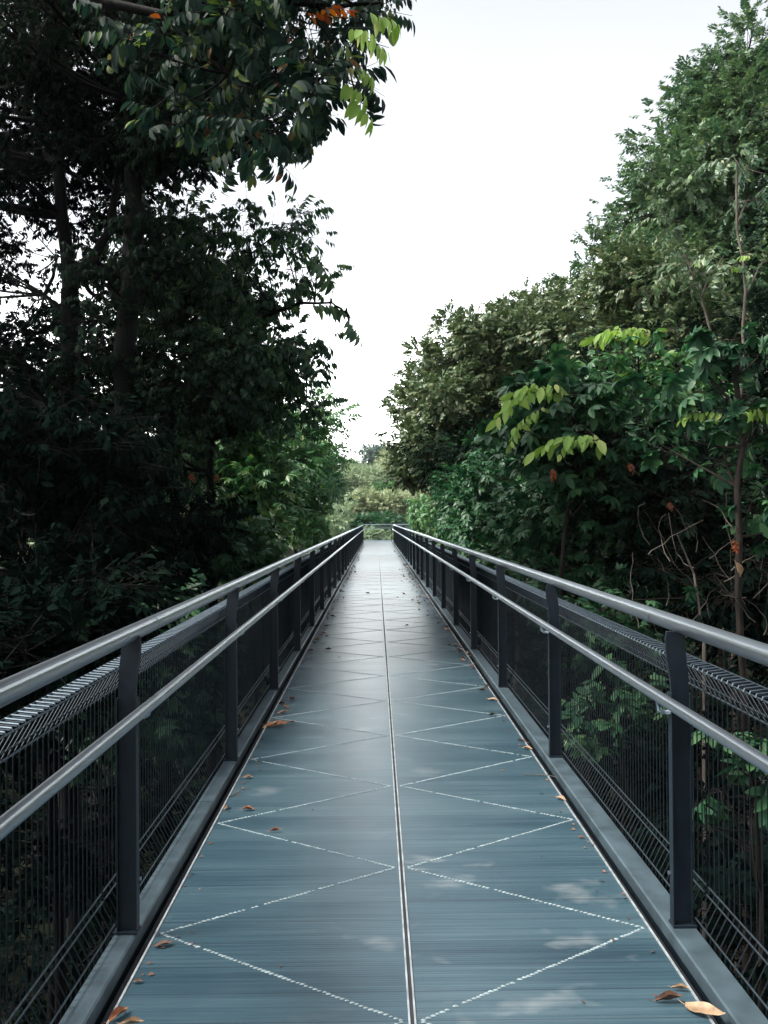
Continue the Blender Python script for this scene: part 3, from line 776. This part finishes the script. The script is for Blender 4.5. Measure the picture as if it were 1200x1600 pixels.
# ------------------------------------------------------------------ RIGHT SIDE
def right_side():
    # tall tree against the sky
    D = 26; g = G(1150, D)
    bo = fill([(1150, 230, 90, 190, 26, 3.5, 34, 50, 190), (1075, 330, 85, 110, 25, 3.0, 24, 44, 150), (1170, 450, 130, 110, 24, 3.2, 24, 50, 170), (1330, 250, 150, 260, 27, 4, 20, 85, 300), (1040, 430, 80, 60, 24, 2.4, 14, 38, 110)], 51)
    for (px, py, rp, n) in [(1185, 60, 30, 70), (1130, 105, 26, 60), (1095, 120, 20, 34), (1060, 170, 24, 50), (1015, 215, 17, 28), (1010, 262, 20, 36), (1025, 300, 26, 50), (1100, 190, 34, 90), (1180, 120, 40, 110), (940, 350, 18, 26), (930, 425, 26, 70), (895, 455, 24, 50), (965, 380, 22, 40), (925, 385, 15, 22), (960, 395, 26, 50), (1000, 365, 26, 44), (1190, 35, 22, 34), (1175, 170, 44, 130)]:
        bo.append((W(px, py, 25), (rp*25/F,)*3, n))
    tree('broadleaf_tree', 'tallest tree on the right, its loose grey green crown rising against the white sky', 'tree', g,
         [([g, W(1150, 800, D), W(1140, 500, D), W(1165, 250, D), W(1180, 80, D)], (.24, .05)),
          ([W(1145, 560, D), W(1080, 420, D), W(1040, 280, D-.5)], (.09, .03)), ([W(1080, 420, D), W(1000, 400, D-.5), W(935, 370, D-1)], (.05, .012))],
         bo, 'leaf_tall', .165, 'spray', 1, .60, bark='bark_brown', seed=51, per=14, twigs=False, clump=.30)
    # rounded olive tree in the middle
    D = 23; g = G(760, D)
    bo = fill([(760, 640, 115, 130, 23, 3.2, 46, 38, 170), (690, 690, 62, 110, 22, 2.6, 26, 30, 120), (860, 560, 110, 90, 23, 3.0, 34, 38, 160), (800, 560, 110, 70, 22, 2.6, 26, 32, 130)], 52)
    for (px, py, rp, n) in [(705, 508, 16, 30), (740, 500, 18, 34), (790, 487, 18, 34), (840, 478, 20, 38), (665, 555, 18, 34), (648, 600, 18, 32), (632, 640, 14, 22), (625, 690, 14, 20), (640, 735, 18, 30), (880, 475, 24, 46), (690, 530, 20, 40), (920, 455, 26, 50)]:
        bo.append((W(px, py, 21.5), (rp*21.5/F,)*3, n))
    tree('broadleaf_tree', 'wide rounded olive tree with bronze tips right of the sky gap', 'tree', g,
         [([g, W(760, 880, D), W(770, 700, D), W(790, 560, D)], (.22, .05)), ([W(768, 740, D), W(700, 640, D-.5), W(670, 580, D-1)], (.08, .02)), ([W(770, 700, D), W(850, 600, D-.4), W(880, 520, D)], (.08, .02))],
         bo, 'leaf_olive', .125, 'spray', 1, .64, bark='bark_brown', seed=52, per=12, twigs=False, clump=.28)
    # tree between them
    D = 18; g = G(960, D)
    tree('broadleaf_tree', 'yellowish green tree between the rounded olive tree and the tallest tree', 'tree', g,
         [([g, W(960, 800, D), W(975, 560, D), W(985, 440, D)], (.14, .03))],
         fill([(970, 480, 85, 60, 18, 2.0, 20, 40, 95), (990, 580, 110, 80, 18, 2.2, 24, 44, 110), (1120, 560, 90, 70, 17, 2, 16, 46, 90)], 53),
         'leaf_olive', .12, 'spray', 1, .6, bark='bark_brown', seed=53, per=7, twigs=False)
    # saplings near the rail with hanging lime leaves
    D = 9.0; g = G(860, 9.4)
    bo = fill([(900, 640, 75, 45, 9.6, .9, 12, 42, 20), (840, 700, 60, 40, 9.6, .8, 7, 38, 14), (960, 720, 80, 60, 9.8, .9, 10, 44, 20)], 54)
    tree('sapling', 'sapling with two bright lime sprays of hanging leaves above the right handrail', 'tree', g,
         [([g, W(880, 900, 9.5), W(900, 740, 9.5), W(895, 640, 9.4), W(880, 600, 9.2)], (.05, .015)), ([W(900, 740, 9.5), W(960, 680, 9.6), W(1000, 600, 9.6)], (.03, .01))],
         bo, 'leaf_teal', .18, 'whorl', 2, .42, bark='bark_brown', seed=54, per=4,
         extra=[('young_leaf', 'leaf_lime', ([W(880, 612, 8.6), W(872, 605, 8.5), W(850, 640, 8.7), W(938, 690, 8.4), W(930, 682, 8.5)],
                                            [(-1, -.2, .12), (-1, .2, -.25), (-.9, .2, -.6), (-1, 0, .05), (-1, -.3, -.25)], .20, 'row', 2, .42)),
                ('dying_leaf', 'leaf_rust', ([W(985, 722, 8.8), W(1048, 785, 8.6), W(868, 732, 8.8)], [(.2, -.4, -.9), (.1, -.3, -.9), (-.3, -.3, -.9)], .06, 'spray', 2, .5))])
    D = 11; g = G(990, 11.5)
    tree('sapling', 'sapling with a single yellow green hanging spray in front of the olive foliage', 'tree', g,
         [([g, W(990, 900, 11.5), W(1000, 700, 11.4), W(1000, 540, 11.2)], (.045, .012))],
         fill([(985, 620, 90, 50, 11.6, 1, 10, 40, 20), (960, 780, 110, 60, 11.4, 1.2, 12, 46, 26)], 55),
         'leaf_green', .17, 'whorl', 2, .42, bark='bark_brown', seed=55, per=4,
         extra=[('young_leaf', 'leaf_lime', ([W(1018, 522, 10.8), W(1015, 518, 10.6)], [(-1, 0, .12), (-1, -.2, -.02)], .22, 'row', 2, .42))])
    D = 6.9; g = G(1158, 6.9)
    bo = [(W(px, py, d), (rp*d/F,)*3, n) for (px, py, rp, n, d) in [(1090, 555, 30, 9, 7), (1140, 535, 34, 10, 6.9), (1190, 560, 36, 10, 6.8), (1110, 600, 30, 8, 7), (1170, 615, 30, 8, 6.8), (1190, 680, 30, 8, 6.9), (1230, 600, 50, 16, 6.8),
                                                           (1130, 700, 34, 8, 7.2), (1080, 690, 30, 6, 7.3), (1040, 700, 26, 5, 7.4), (1180, 780, 30, 6, 7), (1240, 800, 60, 14, 7)]]
    tree('sapling', 'slim brown-stemmed sapling with broad dark leaves standing close to the right railing', 'tree', g,
         [([g, W(1160, 1000, 6.9), W(1152, 850, 6.9), W(1160, 700, 6.9), W(1158, 590, 6.9), W(1165, 540, 6.9)], (.042, .022)),
          ([W(1160, 700, 6.9), W(1200, 640, 6.8), W(1240, 600, 6.8)], (.02, .008)), ([W(1158, 640, 6.9), W(1110, 590, 7), W(1080, 570, 7)], (.016, .006))],
         bo, 'leaf_teal', .15, 'whorl', 2, .42, bark='bark_brown', seed=56, per=4,
         extra=[('young_leaf', 'leaf_lime', ([W(1132, 652, 6.9), W(1165, 645, 6.7)], [(-1, 0, .12), (1, 0, -.1)], .13, 'row', 2, .42)),
                ('dying_leaf', 'leaf_rust', ([W(1150, 845, 6.7)], [(0, -.3, -1)], .055, 'spray', 2, .5))])
    # bare pale poles
    for (a, b_, c, D, lab) in [((1145, 620), (1100, 470), (1062, 350), 13, 'bare pale leaning stem crossing the dark crown on the right'),
                               ((1165, 640), (1172, 460), (1160, 250), 12.5, 'bare pale upright stem near the right edge of the picture')]:
        g = G(a[0], D)
        tree('slender_tree', lab, 'tree', g, [([g, W(*a, D), W(*b_, D), W(*c, D)], (.05, .016)), ([W(*b_, D), W(b_[0]+38, b_[1]-70, D)], (.02, .006))],
             [(W(c[0]+20, c[1]+55, D), (.35, .35, .2), 10), (W(c[0]+5, c[1]-5, D), (.3, .3, .2), 10), (W(b_[0]-20, b_[1]-55, D), (.28, .25, .14), 7)], 'leaf_tall', .16, 'row', 1, .4, bark='bark_pale', seed=int(a[0]), per=4,
             extra=[('young_leaf', 'leaf_lime', ([W(b_[0]+10, b_[1]-60, D-.4), W(b_[0]+46, b_[1]-52, D-.4)], [(-1, 0, .1), (1, 0, .1)], .13, 'droop', 2, .42))])
    specs = [
        ('shrub', 'deep green shrub mass under the lime sprays behind the right handrail', (900, 830, 140, 90, 11, 1.3, 24, 52, 46), 'leaf_teal', .13, 'whorl'),
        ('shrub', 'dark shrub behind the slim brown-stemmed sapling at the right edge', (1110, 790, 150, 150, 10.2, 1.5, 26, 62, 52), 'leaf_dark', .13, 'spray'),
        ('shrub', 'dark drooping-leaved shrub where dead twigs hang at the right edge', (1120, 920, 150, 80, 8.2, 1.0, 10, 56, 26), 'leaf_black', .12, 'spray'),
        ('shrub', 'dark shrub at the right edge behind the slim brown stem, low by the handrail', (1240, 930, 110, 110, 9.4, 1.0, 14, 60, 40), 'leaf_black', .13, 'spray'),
        ('shrub', 'dark shrub below the right handrail with leaves seen through the mesh', (960, 1000, 120, 70, 8.5, .9, 10, 56, 26), 'leaf_teal', .13, 'whorl'),
        ('shrub', 'glossy green shrub left of the lime sprays on the right side', (760, 790, 80, 75, 15, 1.8, 22, 38, 56), 'leaf_teal', .15, 'whorl'),
        ('shrub', 'dark shrub under the rounded olive tree', (700, 790, 70, 60, 18, 2.0, 18, 34, 66), 'leaf_teal', .15, 'spray'),
        ('shrub', 'sunlit green shrub leaning over the right railing far along', (680, 822, 42, 30, 20, 1.6, 12, 22, 40), 'leaf_green', .17, 'whorl'),
        ('shrub', 'lime tinged shrub at the right end of the walkway', (652, 808, 22, 26, 36, 2.6, 12, 12, 34), 'leaf_green', .2, 'droop'),
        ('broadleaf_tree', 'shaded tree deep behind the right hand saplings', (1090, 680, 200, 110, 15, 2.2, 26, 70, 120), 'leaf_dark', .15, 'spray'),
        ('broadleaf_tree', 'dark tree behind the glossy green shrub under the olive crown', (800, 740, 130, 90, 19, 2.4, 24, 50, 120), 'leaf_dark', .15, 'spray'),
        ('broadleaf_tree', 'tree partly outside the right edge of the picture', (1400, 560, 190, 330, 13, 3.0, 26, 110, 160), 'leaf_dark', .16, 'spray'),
    ]
    for i, (nm, lab, env, lf, L, kd) in enumerate(specs):
        px, py, D = env[0], env[1], env[4]; g = G(px, D); top = W(px, py-20, D)
        tree(nm, lab, 'shrub' if nm == 'shrub' else 'tree', g, [([g, (g+top)/2+np.array([.15,.1,0]), top], (.06 if nm == 'shrub' else .13, .02))],
             fill([env], 70+i), lf, L, kd, 1, .46, seed=80+i, per=7, twigs=D < 12.5, bark='bark_brown')
    # broad-leaved plants seen through the mesh
    for i, (px, py, D, n, lab, lf) in enumerate([(960, 1120, 6.0, 9, 'broad-leaved green plant showing through the right mesh between the two nearest posts', 'leaf_teal'),
                                           (1165, 1215, 3.9, 6, 'broad-leaved green plant showing through the right mesh beside the nearest post', 'leaf_teal'),
                                           (905, 1150, 7.2, 4, 'small drooping plant low behind the second right mesh panel', 'leaf_green')]):
        g = G(px, D)
        tree('understory_plant', lab, 'plant', g, [([g, W(px+10, py+30, D), W(px, py-40, D)], (.025, .008))],
             [(W(px+dx, py+dy, D), (.14, .14, .10), n) for dx, dy in ((-45, 0), (10, 15), (45, -20), (0, -45))], lf, .13, 'whorl', 2, .40, bark='bark_brown', seed=95+i, per=3)
    dl = dry_leaf(.13, .07, 1.4, .5, 77); dl.materials.append(M['dry_tan'])
    o = link('dead_leaf', dl); o.location = W(1152, 895, 6.75); o.rotation_euler = (R(8), R(78), R(25)); tag(o, 'curled tan dead leaf hanging by the slim brown stem at the right edge', 'leaf')
    # dead twigs tangle
    g = G(1090, 7.4); r = np.random.default_rng(3)
    m = MB()
    for i in range(26):
        px, py = r.uniform(990, 1230), r.uniform(830, 1000); an = r.uniform(-2.6, -.4) if i % 3 else r.uniform(-3.1, 0.1); l = r.uniform(40, 150)
        D = r.uniform(6.7, 7.8); p0 = W(px, py, D); p2 = W(px+math.cos(an)*l, py-math.sin(an)*l*-1, D+r.uniform(-.3, .3))
        cv = bez(p0, (p0+p2)/2 + r.normal(0, .10, 3), p2, 9) + r.normal(0, .008, (9, 3)); m.tube(cv-g, list(np.linspace(.0045, .0012, 9)), 4)
    m.tube([np.zeros(3), W(1100, 1000, 7.4)-g, W(1085, 900, 7.4)-g, W(1060, 840, 7.3)-g], [.03, .016, .010, .004], 6)
    me = m.mesh('dead_bush')
    o = link('dead_bush', me, M['bark_pale']); o.location = g
    tag(o, 'tangle of bare pale twigs in the shade at the right edge above the handrail', 'dead bush')
right_side()

def flank():
    r = random.Random(4)  # first two unseen trees, added behind the eye to darken the near view
    for x0, lab in ((-5.6, 'unseen dark tree added behind the eye on the left to shade the near view'), (5.6, 'unseen dark tree added behind the eye on the right to shade the near view')):
        g = np.array([x0, -2.0, float(ground_z(np.array(x0), np.array(-2.0)))]); sg = 1 if x0 > 0 else -1
        tree('broadleaf_tree', lab, 'tree', g, [([g, g+np.array([0, .2, 5]), g+np.array([.2*sg, .3, 11])], (.17, .05))],
             [((sg*r.uniform(3.6, 7), r.uniform(-6, 1.6), r.uniform(.5, 6.5)), (1, 1, .7), 120) for _ in range(26)], 'leaf_black', .13, 'spray', 1, .46, seed=300+sg, per=8)
    names = ['nearest', 'second', 'third', 'fourth']
    for sg, sd in ((-1, 'left'), (1, 'right')):
        for k in range(4):
            y0 = 1.5 + 3.6*k; x0 = sg*3.2
            g = np.array([x0, y0, float(ground_z(np.array(x0), np.array(y0)))])
            tree('shrub', '%s of the low dark shrubs seen through the mesh below the %s railing' % (names[k], sd), 'shrub', g,
                 [([g, g+np.array([.1, .1, 2.4]), g+np.array([.2, 0, 4.6])], (.06, .02))],
                 [((sg*r.uniform(2.1, 4.4), y0+r.uniform(-1.9, 1.9), g[2]+r.uniform(1.2, 5.9)), (.6, .7, .5), 46) for _ in range(15)], 'leaf_black', .13, 'spray', 1, .46, seed=310+k+10*sg, per=7)
flank()

# ------------------------------------------------------------------ BEYOND THE END OF THE WALKWAY
def distance():
    def simple(lab, px, py, rx, ry, D, lf, L, nb, bpx, ns, seed, group=None, flat=.72):
        g = G(px, D); top = W(px, py, D); k = D/F
        tree('hill_tree', lab, 'tree', g, [([g, (g+top)/2, top], (.3, .08))],
             fill([(px, py, rx, ry, D, rx*k, nb, bpx, ns)], seed), lf, L, 'spray', 0, .5, seed=seed, per=6, twigs=False, group=group)
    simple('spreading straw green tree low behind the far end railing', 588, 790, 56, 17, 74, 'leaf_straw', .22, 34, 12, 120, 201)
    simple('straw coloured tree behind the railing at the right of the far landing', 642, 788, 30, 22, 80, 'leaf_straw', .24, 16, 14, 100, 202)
    simple('dark green bush added for the shadow under the straw green tree, right behind the far railing', 592, 816, 50, 7, 66, 'leaf_teal', .2, 20, 8, 80, 211)  # dark foliage stands in for the shadow under the tree
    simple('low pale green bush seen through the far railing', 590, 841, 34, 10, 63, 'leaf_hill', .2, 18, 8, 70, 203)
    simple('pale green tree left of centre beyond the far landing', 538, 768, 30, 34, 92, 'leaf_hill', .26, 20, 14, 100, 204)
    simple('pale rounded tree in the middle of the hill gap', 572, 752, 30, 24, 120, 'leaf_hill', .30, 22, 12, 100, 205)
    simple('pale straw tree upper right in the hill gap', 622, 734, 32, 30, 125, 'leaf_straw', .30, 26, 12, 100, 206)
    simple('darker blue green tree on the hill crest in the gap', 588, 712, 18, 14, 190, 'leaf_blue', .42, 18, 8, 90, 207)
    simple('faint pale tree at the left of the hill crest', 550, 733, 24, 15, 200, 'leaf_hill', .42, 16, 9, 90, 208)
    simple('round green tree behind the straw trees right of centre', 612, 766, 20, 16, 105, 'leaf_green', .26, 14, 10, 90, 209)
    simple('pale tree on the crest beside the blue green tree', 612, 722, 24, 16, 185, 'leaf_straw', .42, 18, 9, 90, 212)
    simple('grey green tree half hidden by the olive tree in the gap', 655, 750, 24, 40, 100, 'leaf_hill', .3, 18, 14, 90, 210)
    # the wooded slope behind them, one mass
    r = np.random.default_rng(9); n = 900
    x = r.uniform(-90, 90, n); y = r.uniform(100, 330, n); z = ground_z(x, y) + r.uniform(.5, 4.5, n)
    pos = []; ax = []
    c = np.stack([x, y, z], 1); idx = np.repeat(np.arange(n), 60); u = unit(r.normal(0, 1, (len(idx), 3)))
    pos = c[idx] + u*np.array([3.0, 3.0, 2.2])*(.7+.3*r.random((len(idx), 1)))
    v, t, _ = scatter(pos, unit(u + r.normal(0, .3, u.shape)), .5, 'spray', 0, .55, r)
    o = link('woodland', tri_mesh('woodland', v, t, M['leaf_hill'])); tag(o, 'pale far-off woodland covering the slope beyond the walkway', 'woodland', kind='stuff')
    # undergrowth on the forest floor
    n = 9000; x = r.uniform(-16, 16, n); y = r.uniform(-6, 60, n); z = ground_z(x, y) + r.random(n)**2*1.6
    pos = np.stack([x, y, z], 1); a = r.uniform(0, 6.28, n)
    v, t, _ = scatter(pos, unit(np.stack([np.cos(a), np.sin(a), r.uniform(.2, .9, n)], 1)), .30, 'whorl', 1, .42, r)
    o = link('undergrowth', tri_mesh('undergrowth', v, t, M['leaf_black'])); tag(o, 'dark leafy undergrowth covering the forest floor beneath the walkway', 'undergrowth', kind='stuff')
distance()

# ------------------------------------------------------------------ fallen leaves
def fallen():
    sd_ = {-1: 'left', 1: 'right'}
    var = []
    for i, (L, Wd, c, tw) in enumerate([(.10, .05, .5, .2), (.085, .045, .9, .1), (.11, .055, .3, .5), (.07, .04, .7, -.0), (.09, .035, 1.2, .3)]):
        for mt in ('dry_orange', 'dry_tan', 'dry_brown'):
            me = dry_leaf(L, Wd, c, tw, i); me.materials.append(M[mt]); var.append((mt, i, me))
    def get(mt, i): return next(m for a, b, m in var if a == mt and b == i)
    named = [  # px, py, colour, variant, scale, angle, label
        (432, 1133, 'dry_orange', 2, 1.5, .2, 'large orange curled dead leaf near the left deck edge, beyond the nearest zigzags'),
        (440, 1113, 'dry_tan', 0, .9, .5, 'tan dead leaf just beyond the large orange one at the left deck edge'),
        (455, 1128, 'dry_brown', 3, .7, 0, 'small dark leaf lying right beside the large orange leaf'),
        (386, 1213, 'dry_tan', 3, .8, .4, 'round tan leaf lying alone at the left deck edge above the orange pair'),
        (386, 1263, 'dry_orange', 1, .75, 0, 'orange leaf lying flat just inside the left zigzag corner'),
        (352, 1260, 'dry_tan', 3, .8, 1.3, 'tan leaf standing in the channel at the left zigzag corner'),
        (428, 1297, 'dry_orange', 4, .62, 0, 'small orange leaf out on the boards, below the left zigzag corner'),
        (184, 1580, 'dry_orange', 1, .85, 1.0, 'orange leaf leaning on the deck edge at the bottom left corner'),
        (205, 1594, 'dry_tan', 4, .75, .1, 'tan leaf at the very bottom left of the deck'),
        (254, 1472, 'dry_brown', 0, .65, .3, 'brown leaf at the nearest left zigzag corner'),
        (214, 1528, 'dry_brown', 3, .45, .1, 'tiny brown leaf on the left edge near the bottom of the picture'),
        (1095, 1588, 'dry_tan', 2, 1.05, -.6, 'large tan curled leaf at the bottom right deck edge'),
        (1058, 1551, 'dry_tan', 4, .6, -.2, 'small tan leaf just beyond the large one at the bottom right'),
        (1040, 1568, 'dry_brown', 4, .95, 0, 'dark brown leaf left of the large tan leaf at the bottom right'),
        (874, 1252, 'dry_tan', 3, .85, -.8, 'tan leaf in the right channel between the second and third posts'),
        (822, 1173, 'dry_tan', 1, .8, -.7, 'tan leaf resting against the right deck edge by the pale stain'),
        (812, 1160, 'dry_brown', 3, .85, -.8, 'dark leaf touching the tan leaf by the pale stain'),
        (768, 1096, 'dry_tan', 0, .9, -.3, 'tan leaf at the right deck edge by the third post'),
        (752, 1081, 'dry_brown', 4, .8, 0, 'dark leaf left of the third right post'),
        (508, 979, 'dry_brown', 2, 1.4, 0, 'dark red-brown leaf by the left edge further along the walkway'),
        (512, 1015, 'dry_brown', 4, .9, .2, 'slim dark leaf inside the left edge in the middle distance'),
        (635, 978, 'dry_brown', 3, .8, 0, 'lone small dark leaf right of the centre joint'),
        (574, 927, 'dry_brown', 3, 1.3, 0, 'small dark leaf left of the centre joint far along the walkway'),
        (905, 1312, 'dry_orange', 3, .4, 0, 'tiny orange speck of leaf near the right deck edge'),
    ]
    for px, py, mt, i, sc, an, lab in named:
        D = CZ*F/(py-VY); x = CX + (px-VX)/F*D
        o = link('fallen_leaf', get(mt, i)); o.location = (x, D, .006); o.rotation_euler = (random.uniform(-.1, .25), random.uniform(-.1, .1), an); o.scale = (sc,)*3
        tag(o, lab, 'leaf', 'dead leaves scattered on the walkway')
    for side, n, lab in ((-1, 110, 'one of the tiny dead leaves collected along the left edge of the deck'), (1, 155, 'one of the tiny dead leaves collected along the right edge of the deck')):
        for k in range(n):
            y = random.uniform(5, 44) if k % 2 else random.uniform(8, 26)
            off = abs(random.gauss(0, .075)) if side < 0 or not (12 < y < 24) else abs(random.gauss(0, .19))
            x = side*(HW - .005 - off); z = .006
            if random.random() < .3: x = side*(HW+.035); z = -.055
            mt = random.choice(['dry_brown', 'dry_brown', 'dry_tan', 'dry_orange'])
            o = link('fallen_leaf', get(mt, random.randrange(5))); o.location = (x, y, z)
            o.rotation_euler = (random.uniform(-.25, .25), random.uniform(-.25, .25), random.uniform(0, 6.28)); o.scale = (random.uniform(.5, 1.05),)*3
            col = {'dry_brown': 'dark brown', 'dry_tan': 'tan', 'dry_orange': 'orange brown'}[mt]
            k_ = int((y-F0)/PL)-3; ordn = ['first', 'second', 'third', 'fourth', 'fifth', 'sixth', 'seventh', 'eighth', 'ninth', 'tenth', 'eleventh', 'twelfth', 'thirteenth', 'fourteenth', 'fifteenth', 'sixteenth', 'seventeenth', 'eighteenth', 'nineteenth', 'twentieth']
            zone = (ordn[max(0, k_)] + ' railing panel') if k_ < 20 else 'distant railing panels'
            where = 'in the channel' if z < 0 else 'on the deck edge'
            lb = 'tiny %s leaf %s by the %s %s' % (col, where, sd_[side], zone)
            tag(o, lb, 'leaf', lb[5:])
fallen()
def crumbs():
    r = np.random.default_rng(21); V = []; T = []; k = 0
    n = 2600; side = np.where(r.random(n) < .42, -1, 1); y = np.where(r.random(n) < .5, r.uniform(2, 50, n), r.uniform(8, 26, n))
    off = np.abs(r.normal(0, .05, n))*np.where(r.random(n) < .12, 6, 1)
    for i in range(n):
        x = side[i]*(HWS[int(side[i])] - .004 - off[i]); q = r.uniform(.004, .013); a = r.uniform(0, 6.28)
        ca, sa = math.cos(a)*q, math.sin(a)*q
        V += [(x-ca, y[i]-sa, .0045), (x+sa*.5, y[i]-ca*.5, .0065+q*.3), (x+ca, y[i]+sa, .005), (x-sa*.5, y[i]+ca*.5, .0048)]
        T += [(k, k+1, k+2), (k, k+2, k+3)]; k += 4
    o = link('leaf_litter', tri_mesh('leaf_litter', np.array(V), np.array(T), M['dry_brown'])); tag(o, 'fine crumbled leaf litter along both edges of the deck', 'leaf litter', kind='stuff')
crumbs()
def twigs_on_deck():
    r = random.Random(31)
    for i, (px, py, an, l, lab) in enumerate([(372, 1236, .9, .16, 'thin dead twig at the left deck edge between the two tan leaves'), (842, 1215, -.4, .2, 'thin bent twig by the right deck edge opposite the second post'),
                                              (520, 958, .3, .35, 'thin twig by the left deck edge far along the walkway'), (690, 968, -.5, .4, 'long thin twig among the leaf litter along the right deck edge')]):
        D = CZ*F/(py-VY); x = CX + (px-VX)/F*D; m = MB(); pts = []
        for k in range(6):
            u = k/5-.5; pts.append((u*l, .02*math.sin(5*u+i)*l*3, .004+.006*r.random()))
        m.tube(pts, [.0028, .0026, .0024, .002, .0016, .0011], 5)
        m.tube([pts[2], (pts[2][0]+.03, .035, .010)], [.0016, .0008], 4)
        o = link('twig', m.mesh('twig'), M['bark_pale']); o.location = (x, D, .002); o.rotation_euler = (0, 0, an); tag(o, lab, 'twig')
twigs_on_deck()

# ------------------------------------------------------------------ air
def haze():
    m = bpy.data.materials.new('pale air'); m.use_nodes = True; t = m.node_tree; t.nodes.clear()
    o_ = nn(t, 'ShaderNodeOutputMaterial'); v = nn(t, 'ShaderNodeVolumePrincipled')
    v.inputs['Color'].default_value = (.93, .97, 1.0, 1); v.inputs['Density'].default_value = .00018; v.inputs['Anisotropy'].default_value = .3
    t.links.new(v.outputs[0], o_.inputs['Volume'])
    b = MB(); b.box(-445, 445, -65, 485, -12, 34)
    o = link('haze', b.mesh('haze'), m); tag(o, 'pale haze hanging over the far trees', 'haze', kind='stuff')
haze()
